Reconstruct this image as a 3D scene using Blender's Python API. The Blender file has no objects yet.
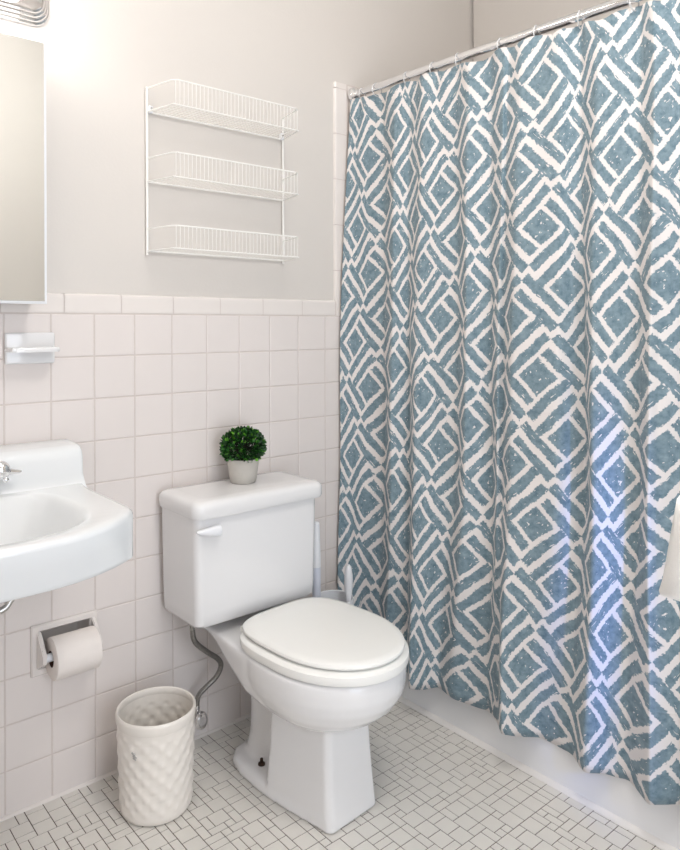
import bpy, bmesh, math, random
from mathutils import Vector, Matrix
from math import sin, cos, pi, radians, sqrt

random.seed(7)
SC = bpy.context.scene
COL = SC.collection

# ------------------------------------------------------------------ materials
def s2l(c):
    return tuple((x / 12.92 if x <= .04045 else ((x + .055) / 1.055) ** 2.4) for x in c)

def rgb(r, g, b):
    return (*s2l((r / 255, g / 255, b / 255)), 1)

def new_mat(name):
    m = bpy.data.materials.new(name)
    m.use_nodes = True
    nt = m.node_tree
    return m, nt, nt.nodes['Principled BSDF']

def mat(name, col, rough=.5, metal=0., var=.0, vscale=8, bump=0., bscale=60, coat=0., spec=.5, trans=0.):
    m, nt, b = new_mat(name)
    b.inputs['Roughness'].default_value = rough
    b.inputs['Metallic'].default_value = metal
    b.inputs['Coat Weight'].default_value = coat
    b.inputs['Coat Roughness'].default_value = .05
    b.inputs['Specular IOR Level'].default_value = spec
    b.inputs['Transmission Weight'].default_value = trans
    N = nt.nodes; L = nt.links
    tc = N.new('ShaderNodeTexCoord')
    n = N.new('ShaderNodeTexNoise'); n.inputs['Scale'].default_value = vscale; n.inputs['Detail'].default_value = 4
    L.new(tc.outputs['Object'], n.inputs['Vector'])
    mx = N.new('ShaderNodeMix'); mx.data_type = 'RGBA'
    mx.inputs['A'].default_value = col
    mx.inputs['B'].default_value = (*[c * (1 - var) for c in col[:3]], 1)
    L.new(n.outputs['Fac'], mx.inputs['Factor'])
    L.new(mx.outputs['Result'], b.inputs['Base Color'])
    if bump:
        n2 = N.new('ShaderNodeTexNoise'); n2.inputs['Scale'].default_value = bscale; n2.inputs['Detail'].default_value = 3
        L.new(tc.outputs['Object'], n2.inputs['Vector'])
        bp = N.new('ShaderNodeBump'); bp.inputs['Strength'].default_value = bump; bp.inputs['Distance'].default_value = .002
        L.new(n2.outputs['Fac'], bp.inputs['Height']); L.new(bp.outputs['Normal'], b.inputs['Normal'])
    return m

M = {}
M['paint'] = mat('wall_paint', rgb(216, 210, 204), .6, var=.03, vscale=3, bump=.12, bscale=120)
M['ceiling'] = mat('ceiling_paint', rgb(238, 236, 232), .7, var=.02)
M['tile'] = mat('glazed_wall_tile', rgb(230, 222, 218), .16, var=.04, vscale=14, bump=.02, bscale=25)
M['grout'] = mat('wall_grout', rgb(216, 205, 199), .8, var=.12, vscale=40)
M['bullnose'] = mat('bullnose_tile', rgb(232, 225, 220), .16, var=.03, vscale=14)
M['floor_tile'] = mat('floor_tile', rgb(230, 226, 219), .4, var=.06, vscale=30)
M['floor_grout'] = mat('floor_grout', rgb(94, 72, 62), .85, var=.65, vscale=7)
M['caulk'] = mat('white_caulk', rgb(238, 234, 230), .5, var=.05, vscale=30)
M['china'] = mat('white_china', rgb(232, 231, 231), .12, var=.01, coat=.3)
M['sink'] = mat('sink_enamel', rgb(232, 234, 235), .14, var=.01, coat=.3)
M['tub'] = mat('tub_enamel', rgb(234, 233, 233), .2, var=.01)
M['seat'] = mat('seat_plastic', rgb(243, 242, 238), .22, var=.01)
M['plastic'] = mat('white_plastic', rgb(236, 237, 240), .3, var=.02)
M['plastic_grey'] = mat('pale_blue_grey_plastic', rgb(212, 216, 228), .35, var=.02)
M['wire'] = mat('white_coated_wire', rgb(244, 242, 238), .35, var=.02)
M['chrome'] = mat('chrome', (.86, .86, .87, 1), .08, metal=1, var=.03)
M['satin'] = mat('satin_steel', (.55, .54, .52, 1), .28, metal=1, var=.25, vscale=60)
M['braid'] = mat('braided_hose', (.42, .41, .39, 1), .38, metal=1, var=.55, vscale=260)
M['bronze'] = mat('rusty_bolt', rgb(70, 48, 36), .6, metal=.4, var=.5, vscale=120)
M['paper'] = mat('toilet_paper', rgb(240, 232, 226), .9, var=.03, vscale=60, bump=.15, bscale=180)
M['core'] = mat('cardboard_core', rgb(92, 62, 52), .9, var=.1)
M['can'] = mat('cream_ceramic_plastic', rgb(238, 232, 224), .3, var=.02)
M['mark'] = mat('grey_mark', rgb(190, 187, 184), .6, var=.1)
M['pot'] = mat('pale_concrete_pot', rgb(200, 195, 187), .85, var=.2, vscale=30, bump=.2, bscale=200)
M['soil'] = mat('dark_moss', rgb(40, 44, 28), .9, var=.4, vscale=90)
M['towel'] = mat('white_terry', rgb(244, 243, 240), .95, var=.03, bump=.5, bscale=500)
M['wood'] = mat('white_door_paint', rgb(236, 234, 230), .4, var=.02)
M['rubber'] = mat('grey_rubber', rgb(120, 118, 116), .6, var=.1)

# mirror
m, nt, b = new_mat('mirror_glass')
b.inputs['Metallic'].default_value = 1; b.inputs['Roughness'].default_value = .03
b.inputs['Base Color'].default_value = (.935, .965, .955, 1)
M['mirror'] = m
# clear plastic rings
m, nt, b = new_mat('clear_plastic')
b.inputs['Base Color'].default_value = (.92, .92, .92, 1); b.inputs['Roughness'].default_value = .1
b.inputs['Transmission Weight'].default_value = .55; b.inputs['IOR'].default_value = 1.4
M['clear'] = m
# bulb
m, nt, b = new_mat('lit_bulb')
b.inputs['Base Color'].default_value = (1, .97, .92, 1)
b.inputs['Emission Color'].default_value = (1, .93, .85, 1)
b.inputs['Emission Strength'].default_value = 8
M['bulb'] = m
# leaves: colour differs from leaf to leaf
m, nt, b = new_mat('boxwood_leaf')
g = nt.nodes.new('ShaderNodeNewGeometry')
cr = nt.nodes.new('ShaderNodeValToRGB')
e = cr.color_ramp.elements
e[0].position = 0; e[0].color = rgb(14, 44, 16)
e[1].position = 1; e[1].color = rgb(120, 190, 60)
for p_, c_ in ((.5, rgb(26, 72, 24)), (.85, rgb(44, 104, 32))):
    k = e.new(p_); k.color = c_
nt.links.new(g.outputs['Random Per Island'], cr.inputs['Fac'])
nt.links.new(cr.outputs['Color'], b.inputs['Base Color'])
b.inputs['Roughness'].default_value = .4
M['leaf'] = m

# ---- shower curtain print: squares set diamond-wise with pairs of brushed bars round them
def curtain_material(u0, v0):
    m, nt, b = new_mat('curtain_print')
    N = nt.nodes; L = nt.links
    def val(x):
        return x
    def math_(op, a, c=None, d=None):
        n = N.new('ShaderNodeMath'); n.operation = op
        for i, x in enumerate((a, c, d)):
            if x is None: continue
            if isinstance(x, (int, float)): n.inputs[i].default_value = x
            else: L.new(x, n.inputs[i])
        return n.outputs[0]
    uv = N.new('ShaderNodeUVMap'); uv.uv_map = 'UVMap'
    # hand-drawn wobble of the print
    nz = N.new('ShaderNodeTexNoise'); nz.inputs['Scale'].default_value = 9; nz.inputs['Detail'].default_value = 1
    L.new(uv.outputs[0], nz.inputs['Vector'])
    sep0 = N.new('ShaderNodeSeparateXYZ'); L.new(uv.outputs[0], sep0.inputs[0])
    sepn = N.new('ShaderNodeSeparateColor'); L.new(nz.outputs['Color'], sepn.inputs[0])
    X = math_('ADD', math_('SUBTRACT', sep0.outputs[0], u0), math_('MULTIPLY', math_('SUBTRACT', sepn.outputs[0], .5), .017))
    Y = math_('ADD', math_('SUBTRACT', sep0.outputs[1], v0), math_('MULTIPLY', math_('SUBTRACT', sepn.outputs[1], .5), .017))
    # lattice p=(.075,-.15) q=(.15,.075)
    LL = .075 ** 2 + .15 ** 2
    A = math_('ADD', math_('MULTIPLY', X, .075 / LL), math_('MULTIPLY', Y, -.15 / LL))
    B = math_('ADD', math_('MULTIPLY', X, .15 / LL), math_('MULTIPLY', Y, .075 / LL))
    # rough brush edges
    nf = N.new('ShaderNodeTexNoise'); nf.inputs['Scale'].default_value = 170; nf.inputs['Detail'].default_value = 5
    L.new(uv.outputs[0], nf.inputs['Vector'])
    nm = N.new('ShaderNodeTexNoise'); nm.inputs['Scale'].default_value = 38; nm.inputs['Detail'].default_value = 2
    L.new(uv.outputs[0], nm.inputs['Vector'])
    rough = math_('ADD', math_('MULTIPLY', math_('SUBTRACT', nf.outputs['Fac'], .5), .013),
                  math_('MULTIPLY', math_('SUBTRACT', nm.outputs['Fac'], .5), .009))
    pe, qe = .15910, .05303
    def element(ca, cb):
        ra = math_('WRAP', math_('SUBTRACT', A, ca), .5, -.5)
        rb = math_('WRAP', math_('SUBTRACT', B, cb), .5, -.5)
        x = math_('ADD', math_('MULTIPLY', ra, pe), math_('MULTIPLY', rb, qe))
        y = math_('ADD', math_('MULTIPLY', ra, -qe), math_('MULTIPLY', rb, pe))
        return x, y
    def ab(x): return math_('ABSOLUTE', x)
    def streaks(x, y, sx, sy, th):
        c = N.new('ShaderNodeCombineXYZ'); L.new(math_('MULTIPLY', x, sx), c.inputs[0]); L.new(math_('MULTIPLY', y, sy), c.inputs[1])
        L.new(math_('ADD', math_('MULTIPLY', A, 1.7), math_('MULTIPLY', B, 2.3)), c.inputs[2])
        n = N.new('ShaderNodeTexNoise'); n.inputs['Scale'].default_value = 1; n.inputs['Detail'].default_value = 2
        L.new(c.outputs[0], n.inputs['Vector'])
        return math_('GREATER_THAN', n.outputs['Fac'], th)
    def smooth(sd):
        mr = N.new('ShaderNodeMapRange'); mr.interpolation_type = 'SMOOTHSTEP'
        mr.inputs['From Min'].default_value = .0013; mr.inputs['From Max'].default_value = -.0013
        L.new(sd, mr.inputs['Value']); return mr.outputs[0]
    # square
    x, y = element(0, 0)
    sd = math_('ADD', math_('MAXIMUM', math_('SUBTRACT', ab(x), .0345), math_('SUBTRACT', ab(y), .0345)), math_('MULTIPLY', rough, .8))
    sq = math_('MULTIPLY', smooth(sd), math_('SUBTRACT', 1, streaks(x, y, 150, 95, .675)))
    # pair leaning right
    x, y = element(.5, 0)
    y2 = math_('ADD', y, math_('MULTIPLY', math_('SIGN', x), .006))
    sd = math_('ADD', math_('MAXIMUM', math_('SUBTRACT', ab(math_('SUBTRACT', ab(x), .0208)), .0123), math_('SUBTRACT', ab(y2), .067)), rough)
    b1 = math_('MULTIPLY', smooth(sd), math_('SUBTRACT', 1, streaks(x, y, 210, 40, .68)))
    # pair leaning left
    x, y = element(0, .5)
    x2 = math_('ADD', x, math_('MULTIPLY', math_('SIGN', y), .006))
    sd = math_('ADD', math_('MAXIMUM', math_('SUBTRACT', ab(math_('SUBTRACT', ab(y), .0208)), .0123), math_('SUBTRACT', ab(x2), .067)), rough)
    b2 = math_('MULTIPLY', smooth(sd), math_('SUBTRACT', 1, streaks(x, y, 40, 210, .68)))
    ink = math_('MAXIMUM', sq, math_('MAXIMUM', b1, b2))
    # ink depth
    ni = N.new('ShaderNodeTexNoise'); ni.inputs['Scale'].default_value = 55; ni.inputs['Detail'].default_value = 7; ni.inputs['Roughness'].default_value = .65
    L.new(uv.outputs[0], ni.inputs['Vector'])
    inkc = N.new('ShaderNodeMix'); inkc.data_type = 'RGBA'
    inkc.inputs['A'].default_value = rgb(86, 112, 125); inkc.inputs['B'].default_value = rgb(137, 157, 166)
    nr = N.new('ShaderNodeMapRange'); nr.inputs['From Min'].default_value = .3; nr.inputs['From Max'].default_value = .7
    L.new(ni.outputs['Fac'], nr.inputs['Value']); L.new(nr.outputs[0], inkc.inputs['Factor'])
    mx = N.new('ShaderNodeMix'); mx.data_type = 'RGBA'
    mx.inputs['A'].default_value = rgb(226, 220, 217)
    L.new(ink, mx.inputs['Factor']); L.new(inkc.outputs['Result'], mx.inputs['B'])
    L.new(mx.outputs['Result'], b.inputs['Base Color'])
    b.inputs['Roughness'].default_value = .75
    b.inputs['Sheen Weight'].default_value = .1
    # weave
    wv = N.new('ShaderNodeTexNoise'); wv.inputs['Scale'].default_value = 24; wv.inputs['Detail'].default_value = 3
    L.new(uv.outputs[0], wv.inputs['Vector'])
    bp = N.new('ShaderNodeBump'); bp.inputs['Strength'].default_value = .35; bp.inputs['Distance'].default_value = .004
    # fold creases left from packing
    cre = math_('MAXIMUM', math_('SUBTRACT', 1, math_('MULTIPLY', math_('ABSOLUTE', math_('WRAP', math_('ADD', sep0.outputs[1], math_('MULTIPLY', wv.outputs['Fac'], .012)), .16, -.16)), 220)), 0)
    hgt = math_('ADD', wv.outputs['Fac'], math_('MULTIPLY', cre, .5))
    L.new(hgt, bp.inputs['Height']); L.new(bp.outputs['Normal'], b.inputs['Normal'])
    return m

# ------------------------------------------------------------------ geometry helpers
W = {}   # world matrix of everything made

def mesh_from(name, bm, mats, smooth=True, angle=40):
    me = bpy.data.meshes.new(name)
    bmesh.ops.recalc_face_normals(bm, faces=bm.faces[:])
    bm.to_mesh(me); bm.free()
    for mm in (mats if isinstance(mats, (list, tuple)) else [mats]): me.materials.append(mm)
    if smooth:
        me.shade_smooth()
        me.set_sharp_from_angle(angle=radians(angle))
    return me

def thing(name, label, cat, loc=(0, 0, 0), rz=0, group=None):
    o = bpy.data.objects.new(name, None); COL.objects.link(o)
    o.empty_display_size = .05
    o.location = loc; o.rotation_euler = (0, 0, rz)
    W[o] = Matrix.Translation(loc) @ Matrix.Rotation(rz, 4, 'Z')
    o['label'] = label; o['category'] = cat
    if group: o['group'] = group
    return o

def part(name, bm, m, parent=None, local=False, smooth=True, angle=40, label=None):
    """link one mesh; with a parent the mesh is stored in the parent's space"""
    if parent is not None and not local:
        bm.transform(W[parent].inverted())
    me = mesh_from(name, bm, m, smooth, angle)
    o = bpy.data.objects.new(name, me); COL.objects.link(o)
    if parent is not None:
        o.parent = parent
        W[o] = W[parent].copy()
    else:
        W[o] = Matrix.Identity(4)
    if label: o['label'] = label
    return o

def solo(name, bm, m, label, cat, base, group=None, **k):
    """a thing that is one mesh, origin at base"""
    bm.transform(Matrix.Translation(-Vector(base)))
    o = part(name, bm, m, None, **k)
    o.location = base; W[o] = Matrix.Translation(base)
    o['label'] = label; o['category'] = cat
    if group: o['group'] = group
    return o

def struct(name, bm, m, **k):
    o = part(name, bm, m, None, **k); o['kind'] = 'structure'; return o

def box(bm, x0, x1, y0, y1, z0, z1, bev=0, seg=2, mi=0):
    vs = [bm.verts.new(p) for p in ((x0, y0, z0), (x1, y0, z0), (x1, y1, z0), (x0, y1, z0), (x0, y0, z1), (x1, y0, z1), (x1, y1, z1), (x0, y1, z1))]
    fs = [bm.faces.new([vs[i] for i in q]) for q in ((0, 3, 2, 1), (4, 5, 6, 7), (0, 1, 5, 4), (1, 2, 6, 5), (2, 3, 7, 6), (3, 0, 4, 7))]
    for f in fs: f.material_index = mi
    if bev:
        es = set()
        for f in fs: es.update(f.edges)
        bmesh.ops.bevel(bm, geom=list(es), offset=bev, segments=seg, profile=.5, affect='EDGES')

def loft(bm, rings, cap0=True, cap1=True, closed=True, mi=0):
    rs = [[bm.verts.new(p) for p in r] for r in rings]
    n = len(rs[0])
    for a, c in zip(rs, rs[1:]):
        for i in range(n if closed else n - 1):
            j = (i + 1) % n
            f = bm.faces.new((a[i], a[j], c[j], c[i])); f.material_index = mi
    if cap0: bm.faces.new(rs[0][::-1]).material_index = mi
    if cap1: bm.faces.new(rs[-1]).material_index = mi
    return rs

def lathe(bm, prof, c=(0, 0, 0), n=48, axis='Z', cap0=True, cap1=True, mi=0):
    rings = []
    for r, h in prof:
        ring = []
        for i in range(n):
            t = 2 * pi * i / n
            a, d = r * cos(t), r * sin(t)
            p = {'Z': (a, d, h), 'X': (h, a, d), 'Y': (a, h, d)}[axis]
            ring.append((p[0] + c[0], p[1] + c[1], p[2] + c[2]))
        rings.append(ring)
    loft(bm, rings, cap0, cap1, mi=mi)

def catmull(pts, n=8):
    P = [Vector(p) for p in pts]
    P = [P[0] * 2 - P[1]] + P + [P[-1] * 2 - P[-2]]
    out = []
    for i in range(1, len(P) - 2):
        for k in range(n):
            t = k / n
            a, b_, c, d = P[i - 1], P[i], P[i + 1], P[i + 2]
            out.append(.5 * ((2 * b_) + (c - a) * t + (2 * a - 5 * b_ + 4 * c - d) * t * t + (3 * b_ - a - 3 * c + d) * t ** 3))
    out.append(P[-2]); return out

def tube(bm, pts, r, n=10, cap=True, radii=None):
    pts = [Vector(p) for p in pts]
    rings = []
    up = Vector((0, 0, 1))
    d0 = (pts[1] - pts[0]).normalized()
    if abs(d0.z) > .9: up = Vector((0, 1, 0))
    u = (up - d0 * up.dot(d0)).normalized()
    for i, p in enumerate(pts):
        if i == 0: d = pts[1] - pts[0]
        elif i == len(pts) - 1: d = pts[-1] - pts[-2]
        else: d = (pts[i + 1] - p).normalized() + (p - pts[i - 1]).normalized()
        d.normalize()
        u = (u - d * u.dot(d)).normalized()
        v = d.cross(u)
        rr = radii[i] if radii else r
        rings.append([p + (u * cos(2 * pi * k / n) + v * sin(2 * pi * k / n)) * rr for k in range(n)])
    loft(bm, rings, cap, cap)

def rrect(hx, hy, r, z, n=6, cx=0, cy=0):
    out = []
    for sx, sy, a0 in ((1, 1, 0), (-1, 1, pi / 2), (-1, -1, pi), (1, -1, 3 * pi / 2)):
        for k in range(n + 1):
            a = a0 + pi / 2 * k / n
            out.append((cx + sx * (hx - r) + r * cos(a), cy + sy * (hy - r) + r * sin(a), z))
    return out

B = bmesh.new

# ------------------------------------------------------------------ the room
X0, X1, Y0, H = -.70, 1.739, -2.40, 2.80
T = .1095        # wall tile pitch

def tile(bm, o, ux, uz, n, w, h, g=.0011, e=.0022, mi=2, d=.0025):
    """one glazed tile: raised face with a soft edge; o lower-left corner on the tile face plane"""
    def P(a, c, k): return o + ux * a + uz * c - n * k
    lo = [P(g, g, d), P(w - g, g, d), P(w - g, h - g, d), P(g, h - g, d)]
    md = [P(g + e * .35, g + e * .35, d * .25), P(w - g - e * .35, g + e * .35, d * .25), P(w - g - e * .35, h - g - e * .35, d * .25), P(g + e * .35, h - g - e * .35, d * .25)]
    hi = [P(g + e, g + e, 0), P(w - g - e, g + e, 0), P(w - g - e, h - g - e, 0), P(g + e, h - g - e, 0)]
    loft(bm, [lo, md, hi], cap0=False, mi=mi)

def quad(bm, pts, mi):
    bm.faces.new([bm.verts.new(p) for p in pts]).material_index = mi

ZT = 11 * T               # 1.2045, top of the field tile
ZTR = ZT + .0525          # top of the bullnose row
ZA = 1.985                # top of the alcove tile
def wall_mesh(name, o, ux, n, length, i0, i1, alcove=None, hole=None):
    """o: point on tile face at s=0,z=0; ux along wall; n out of the wall; tiles i0..i1"""
    uz = Vector((0, 0, 1)); o = Vector(o); ux = Vector(ux); n = Vector(n)
    bm = B()
    s0, s1 = length
    back = o - n * .009; gr = o - n * .0015
    # paint sheet with thickness behind everything
    def panels(a, c, z0, z1):
        # the sheet a..c, z0..z1 with the recess left open
        if hole is None: return [(a, c, z0, z1)]
        h0, h1, g0, g1 = hole
        if a >= h1 or c <= h0 or z0 >= g1 or z1 <= g0: return [(a, c, z0, z1)]
        return [(a, h0, z0, z1), (h1, c, z0, z1), (h0, h1, z0, g0), (h0, h1, g1, z1)]
    for a, c, z0, z1 in panels(s0, s1, 0, H):
        q = [back + ux * a + uz * z0, back + ux * c + uz * z0, back + ux * c + uz * z1, back + ux * a + uz * z1]
        loft(bm, [[p - n * .1 for p in q], q], mi=0)
    # grout bed
    def bed(a, c, z0, z1):
        for a, c, z0, z1 in panels(a, c, z0, z1):
            q = [gr + ux * a + uz * z0, gr + ux * c + uz * z0, gr + ux * c + uz * z1, gr + ux * a + uz * z1]
            loft(bm, [[p - n * .0066 for p in q], q], cap0=False, mi=1)
    bed(s0, s1, 0, ZTR - .006)
    for i in range(i0, i1):
        a, w = i * T, T
        if a < s0: w -= s0 - a; a = s0
        if a + w > s1: w = s1 - a
        if w < .01: continue
        top = 11
        if alcove is not None and i * T >= alcove + .05: top = 18
        for j in range(top):
            if hole is not None and j == 3 and i in (0, 1):
                if i == 1: continue
                tile(bm, o + uz * (j * T), ux, uz, n, .070, T); continue
            jit = n * random.uniform(-.0002, .0002)
            tile(bm, o + ux * a + uz * (j * T) + jit, ux, uz, n, w, T)
    # bullnose row
    def bull(p, along, up, L_, h_):
        g = .0012
        prof = [(0.0015, .0022), (.003, .0004), (.006, 0), (h_ - .010, 0), (h_ - .005, .001), (h_ - .002, .0032), (h_, .009)]
        r = []
        for k in (g, L_ - g):
            r.append([p + along * k + up * c - n * d for c, d in prof])
        loft(bm, r, False, False, closed=False, mi=3)
    send = (alcove if alcove is not None else s1)
    s = s0 + (1.3 * T - s0) % .150 - .150
    while s < send - .001:
        a = max(s, s0); e_ = min(s + .150, send)
        if e_ - a > .01: bull(o + ux * a + uz * ZT, ux, uz, e_ - a, ZTR - ZT)
        s += .150
    if alcove is not None:
        bed(alcove + .007, s1, ZTR - .008, ZA)
        z = ZT
        while z < ZA - .01:
            e_ = min(z + .152, ZA)
            bull(o + ux * (alcove + .055) + uz * z, uz, -ux, e_ - z, .055)
            z += .152
        bull(o + ux * (alcove + .055) + uz * (ZA - .03), ux, uz, s1 - alcove - .055, .03)
    return bm

WM = [M['paint'], M['grout'], M['tile'], M['bullnose']]
struct('wall_back', wall_mesh('wall_back', (0, 0, 0), (1, 0, 0), (0, -1, 0), (X0 - .1, X1 + .1), -8, 17, alcove=1.030, hole=(.076, .204, .336, .426)), WM, smooth=False)
struct('wall_right', wall_mesh('wall_right', (X1, 0, 0), (0, -1, 0), (-1, 0, 0), (0, 2.4), 0, 22, alcove=-.06), WM, smooth=False)
struct('wall_left', wall_mesh('wall_left', (X0, Y0, 0), (0, 1, 0), (1, 0, 0), (0, 2.4), 0, 22), WM, smooth=False)
# wall with the doorway behind the camera
bm = B()
DX0, DX1, DZ = -.40, .47, 2.03
box(bm, X0 - .1, DX0, Y0 - .1, Y0, 0, H)
box(bm, DX1, X1 + .1, Y0 - .1, Y0, 0, H)
box(bm, DX0, DX1, Y0 - .1, Y0, DZ, H)
struct('wall_front', bm, M['paint'], smooth=False)
bm = B()
for a, c in ((DX0 - .07, DX0 + .004), (DX1 - .004, DX1 + .07)):
    box(bm, a, c, Y0 - .11, Y0 + .016, 0, DZ + .004, .004)
box(bm, DX0 - .07, DX1 + .07, Y0 - .11, Y0 + .016, DZ - .004, DZ + .07, .004)
struct('trim_1', bm, M['wood'])
bm = B(); box(bm, X0 - .1, X1 + .1, Y0 - .1, .1, H, H + .08)
struct('ceiling', bm, M['ceiling'], smooth=False)

# mosaic floor: 2x2, 2x1, 1x2 and 1x1 pieces on a dark grout bed
bm = B()
box(bm, X0 - .1, X1 + .1, Y0 - .2, .1, -.08, -.0012, mi=0)
U = .0218
nx, ny = int((1.12 - X0) / U) + 1, int(-Y0 / U) + 4
occ = [[0] * ny for _ in range(nx)]
rnd = random.Random(3)
def ftile(i, j, w, h):
    g = .00092
    a0, a1 = X0 + i * U + g, min(X0 + (i + w) * U - g, 1.13)
    c1, c0 = -j * U - g, -(j + h) * U + g
    z = rnd.uniform(-.0002, .0002)
    e = .0012
    lo = [(a0, c0, -.0012), (a1, c0, -.0012), (a1, c1, -.0012), (a0, c1, -.0012)]
    hi = [(a0 + e * .3, c0 + e * .3, z - .0002), (a1 - e * .3, c0 + e * .3, z - .0002), (a1 - e * .3, c1 - e * .3, z - .0002), (a0 + e * .3, c1 - e * .3, z - .0002)]
    loft(bm, [lo, hi], cap0=False, mi=1)
for j in range(ny):
    for i in range(nx):
        if occ[i][j]: continue
        opts = [(1, 1)]
        r = i + 1 < nx and not occ[i + 1][j]
        d = j + 1 < ny and not occ[i][j + 1]
        if r and d and not occ[i + 1][j + 1]: opts += [(2, 2)] * 4
        if r: opts += [(2, 1)] * 2
        if d: opts += [(1, 2)] * 2
        w, h = rnd.choice(opts)
        for a in range(w):
            for c in range(h): occ[i + a][j + c] = 1
        ftile(i, j, w, h)
struct('floor', bm, [M['floor_grout'], M['floor_tile']], smooth=False)
# sealant strip where the wall meets the floor, and along the tub foot
bm = B()
loft(bm, [[(x, .004, 0), (x, -.006, 0), (x, -.005, .003), (x, -.002, .006), (x, .004, .007)] for x in (X0, 1.09)])
struct('baseboard_back', bm, M['bullnose'])
bm = B()
loft(bm, [[(1.112, y, 0), (1.090, y, 0), (1.092, y, .004), (1.099, y, .010), (1.112, y, .013)] for y in (-.008, -1.54)])
struct('trim_2', bm, M['caulk'])

# ------------------------------------------------------------------ bathtub
def bathtub():
    bm = B()
    cx, cy = (1.102 + X1 - .003) / 2, -.775
    hx, hy = (X1 - .003 - 1.102) / 2, .765
    rings = []
    def ring(ix, iy, r, z, dx=0): return rrect(hx - ix, hy - iy, r, z, 8, cx + dx, cy)
    rings = [ring(0, 0, .004, .001), ring(0, 0, .004, .02), ring(.009, 0, .006, .06), ring(.012, 0, .01, .33), ring(.010, 0, .012, .352), ring(.008, 0, .015, .366), ring(.010, .003, .02, .378), ring(.018, .012, .03, .384),
             ring(.05, .06, .08, .384), ring(.06, .075, .10, .38), ring(.07, .09, .12, .36), ring(.09, .14, .14, .2), ring(.12, .2, .15, .09), ring(.17, .27, .12, .06), ring(.24, .4, .06, .055)]
    loft(bm, rings)
    t = thing('bathtub', 'white built-in bathtub with plain apron showing below the patterned curtain', 'bathtub', (cx, -.775, 0))
    part('tub_shell', bm, M['tub'], t)
    bm = B(); lathe(bm, [(.026, .056), (.026, .059), (.02, .060)], (cx, -.4, 0), 24)
    part('drain', bm, M['chrome'], t)
bathtub()

# ------------------------------------------------------------------ shower rod, rings, curtain
RODX = 1.1085
def rod_pt(y):     # slight fall away from the wall and sag
    return Vector((RODX, y, 1.9507 - .0215 * (-y) / 1.0 + .004 * sin(min(1, -y / 1.2) * pi)))
t = thing('shower_rod', 'chrome shower curtain rod fixed to the tiled wall with a round flange', 'curtain rod', (RODX, -.003, 1.9507))
bm = B(); tube(bm, [rod_pt(-y) for y in [0.004 + k * .0757 for k in range(21)]], .0125, 20)
part('rod', bm, M['chrome'], t)
bm = B(); lathe(bm, [(.021, -.002), (.026, -.006), (.026, -.014), (.022, -.021), (.0165, -.026), (.0135, -.034)], (RODX, 0, 1.9507), 32, 'Y')
part('flange', bm, M['chrome'], t)
bm = B(); p = rod_pt(-1.525); box(bm, 1.04, X1 + .05, -1.68, -1.535, 0, H)
struct('wall_partition', bm, M['paint'], smooth=False)
bm = B(); lathe(bm, [(.0135, -1.500), (.0165, -1.508), (.022, -1.514), (.026, -1.521), (.026, -1.529), (.021, -1.534)], (RODX, 0, p.z), 32, 'Y')
part('flange', bm, M['chrome'], t)

RINGS = [-.050, -.121, -.257, -.370, -.463, -.618, -.730, -.854, -.993, -1.12, -1.24, -1.36]

# pleats seen from above: (x, y) at mid height and (x, y) at the hem for the same strip of cloth
pleats = [((1.032, -.0150), (1.026, -.010)), ((1.062, -.0448), (1.054, -.045)), ((1.088, -.0915), (1.078, -.090)), ((1.104, -.1504), (1.090, -.150)), ((1.050, -.2315), (1.055, -.210)),
          ((1.072, -.2552), (1.070, -.245)), ((1.094, -.2745), (1.085, -.275)), ((1.045, -.3449), (1.022, -.340)), ((1.078, -.3943), (1.055, -.373)), ((1.102, -.4577), (1.088, -.403)),
          ((1.048, -.5255), (1.062, -.475)), ((1.078, -.5537), (1.080, -.525)), ((1.102, -.5831), (1.100, -.571)), ((1.055, -.6393), (1.077, -.604)), ((1.075, -.6437), (1.050, -.640)),
          ((1.030, -.6963), (1.017, -.677)), ((1.048, -.7563), (1.060, -.705)), ((1.058, -.8131), (1.100, -.737)), ((1.090, -.8320), (1.105, -.770)), ((1.112, -.8571), (1.099, -.828)),
          ((1.048, -.9137), (1.055, -.890)), ((1.082, -.9627), (1.093, -.925)), ((1.108, -1.0025), (1.110, -.972)), ((1.055, -1.048), (1.050, -1.055)), ((1.075, -1.0585), (1.062, -1.068)),
          ((1.085, -1.0739), (1.075, -1.083)), ((1.108, -1.0965), (1.095, -1.105)), ((1.055, -1.165), (1.050, -1.165)), ((1.100, -1.235), (1.095, -1.235)), ((1.050, -1.290), (1.050, -1.290)), ((1.095, -1.36), (1.090, -1.36)), ((1.060, -1.42), (1.060, -1.42))]
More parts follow.
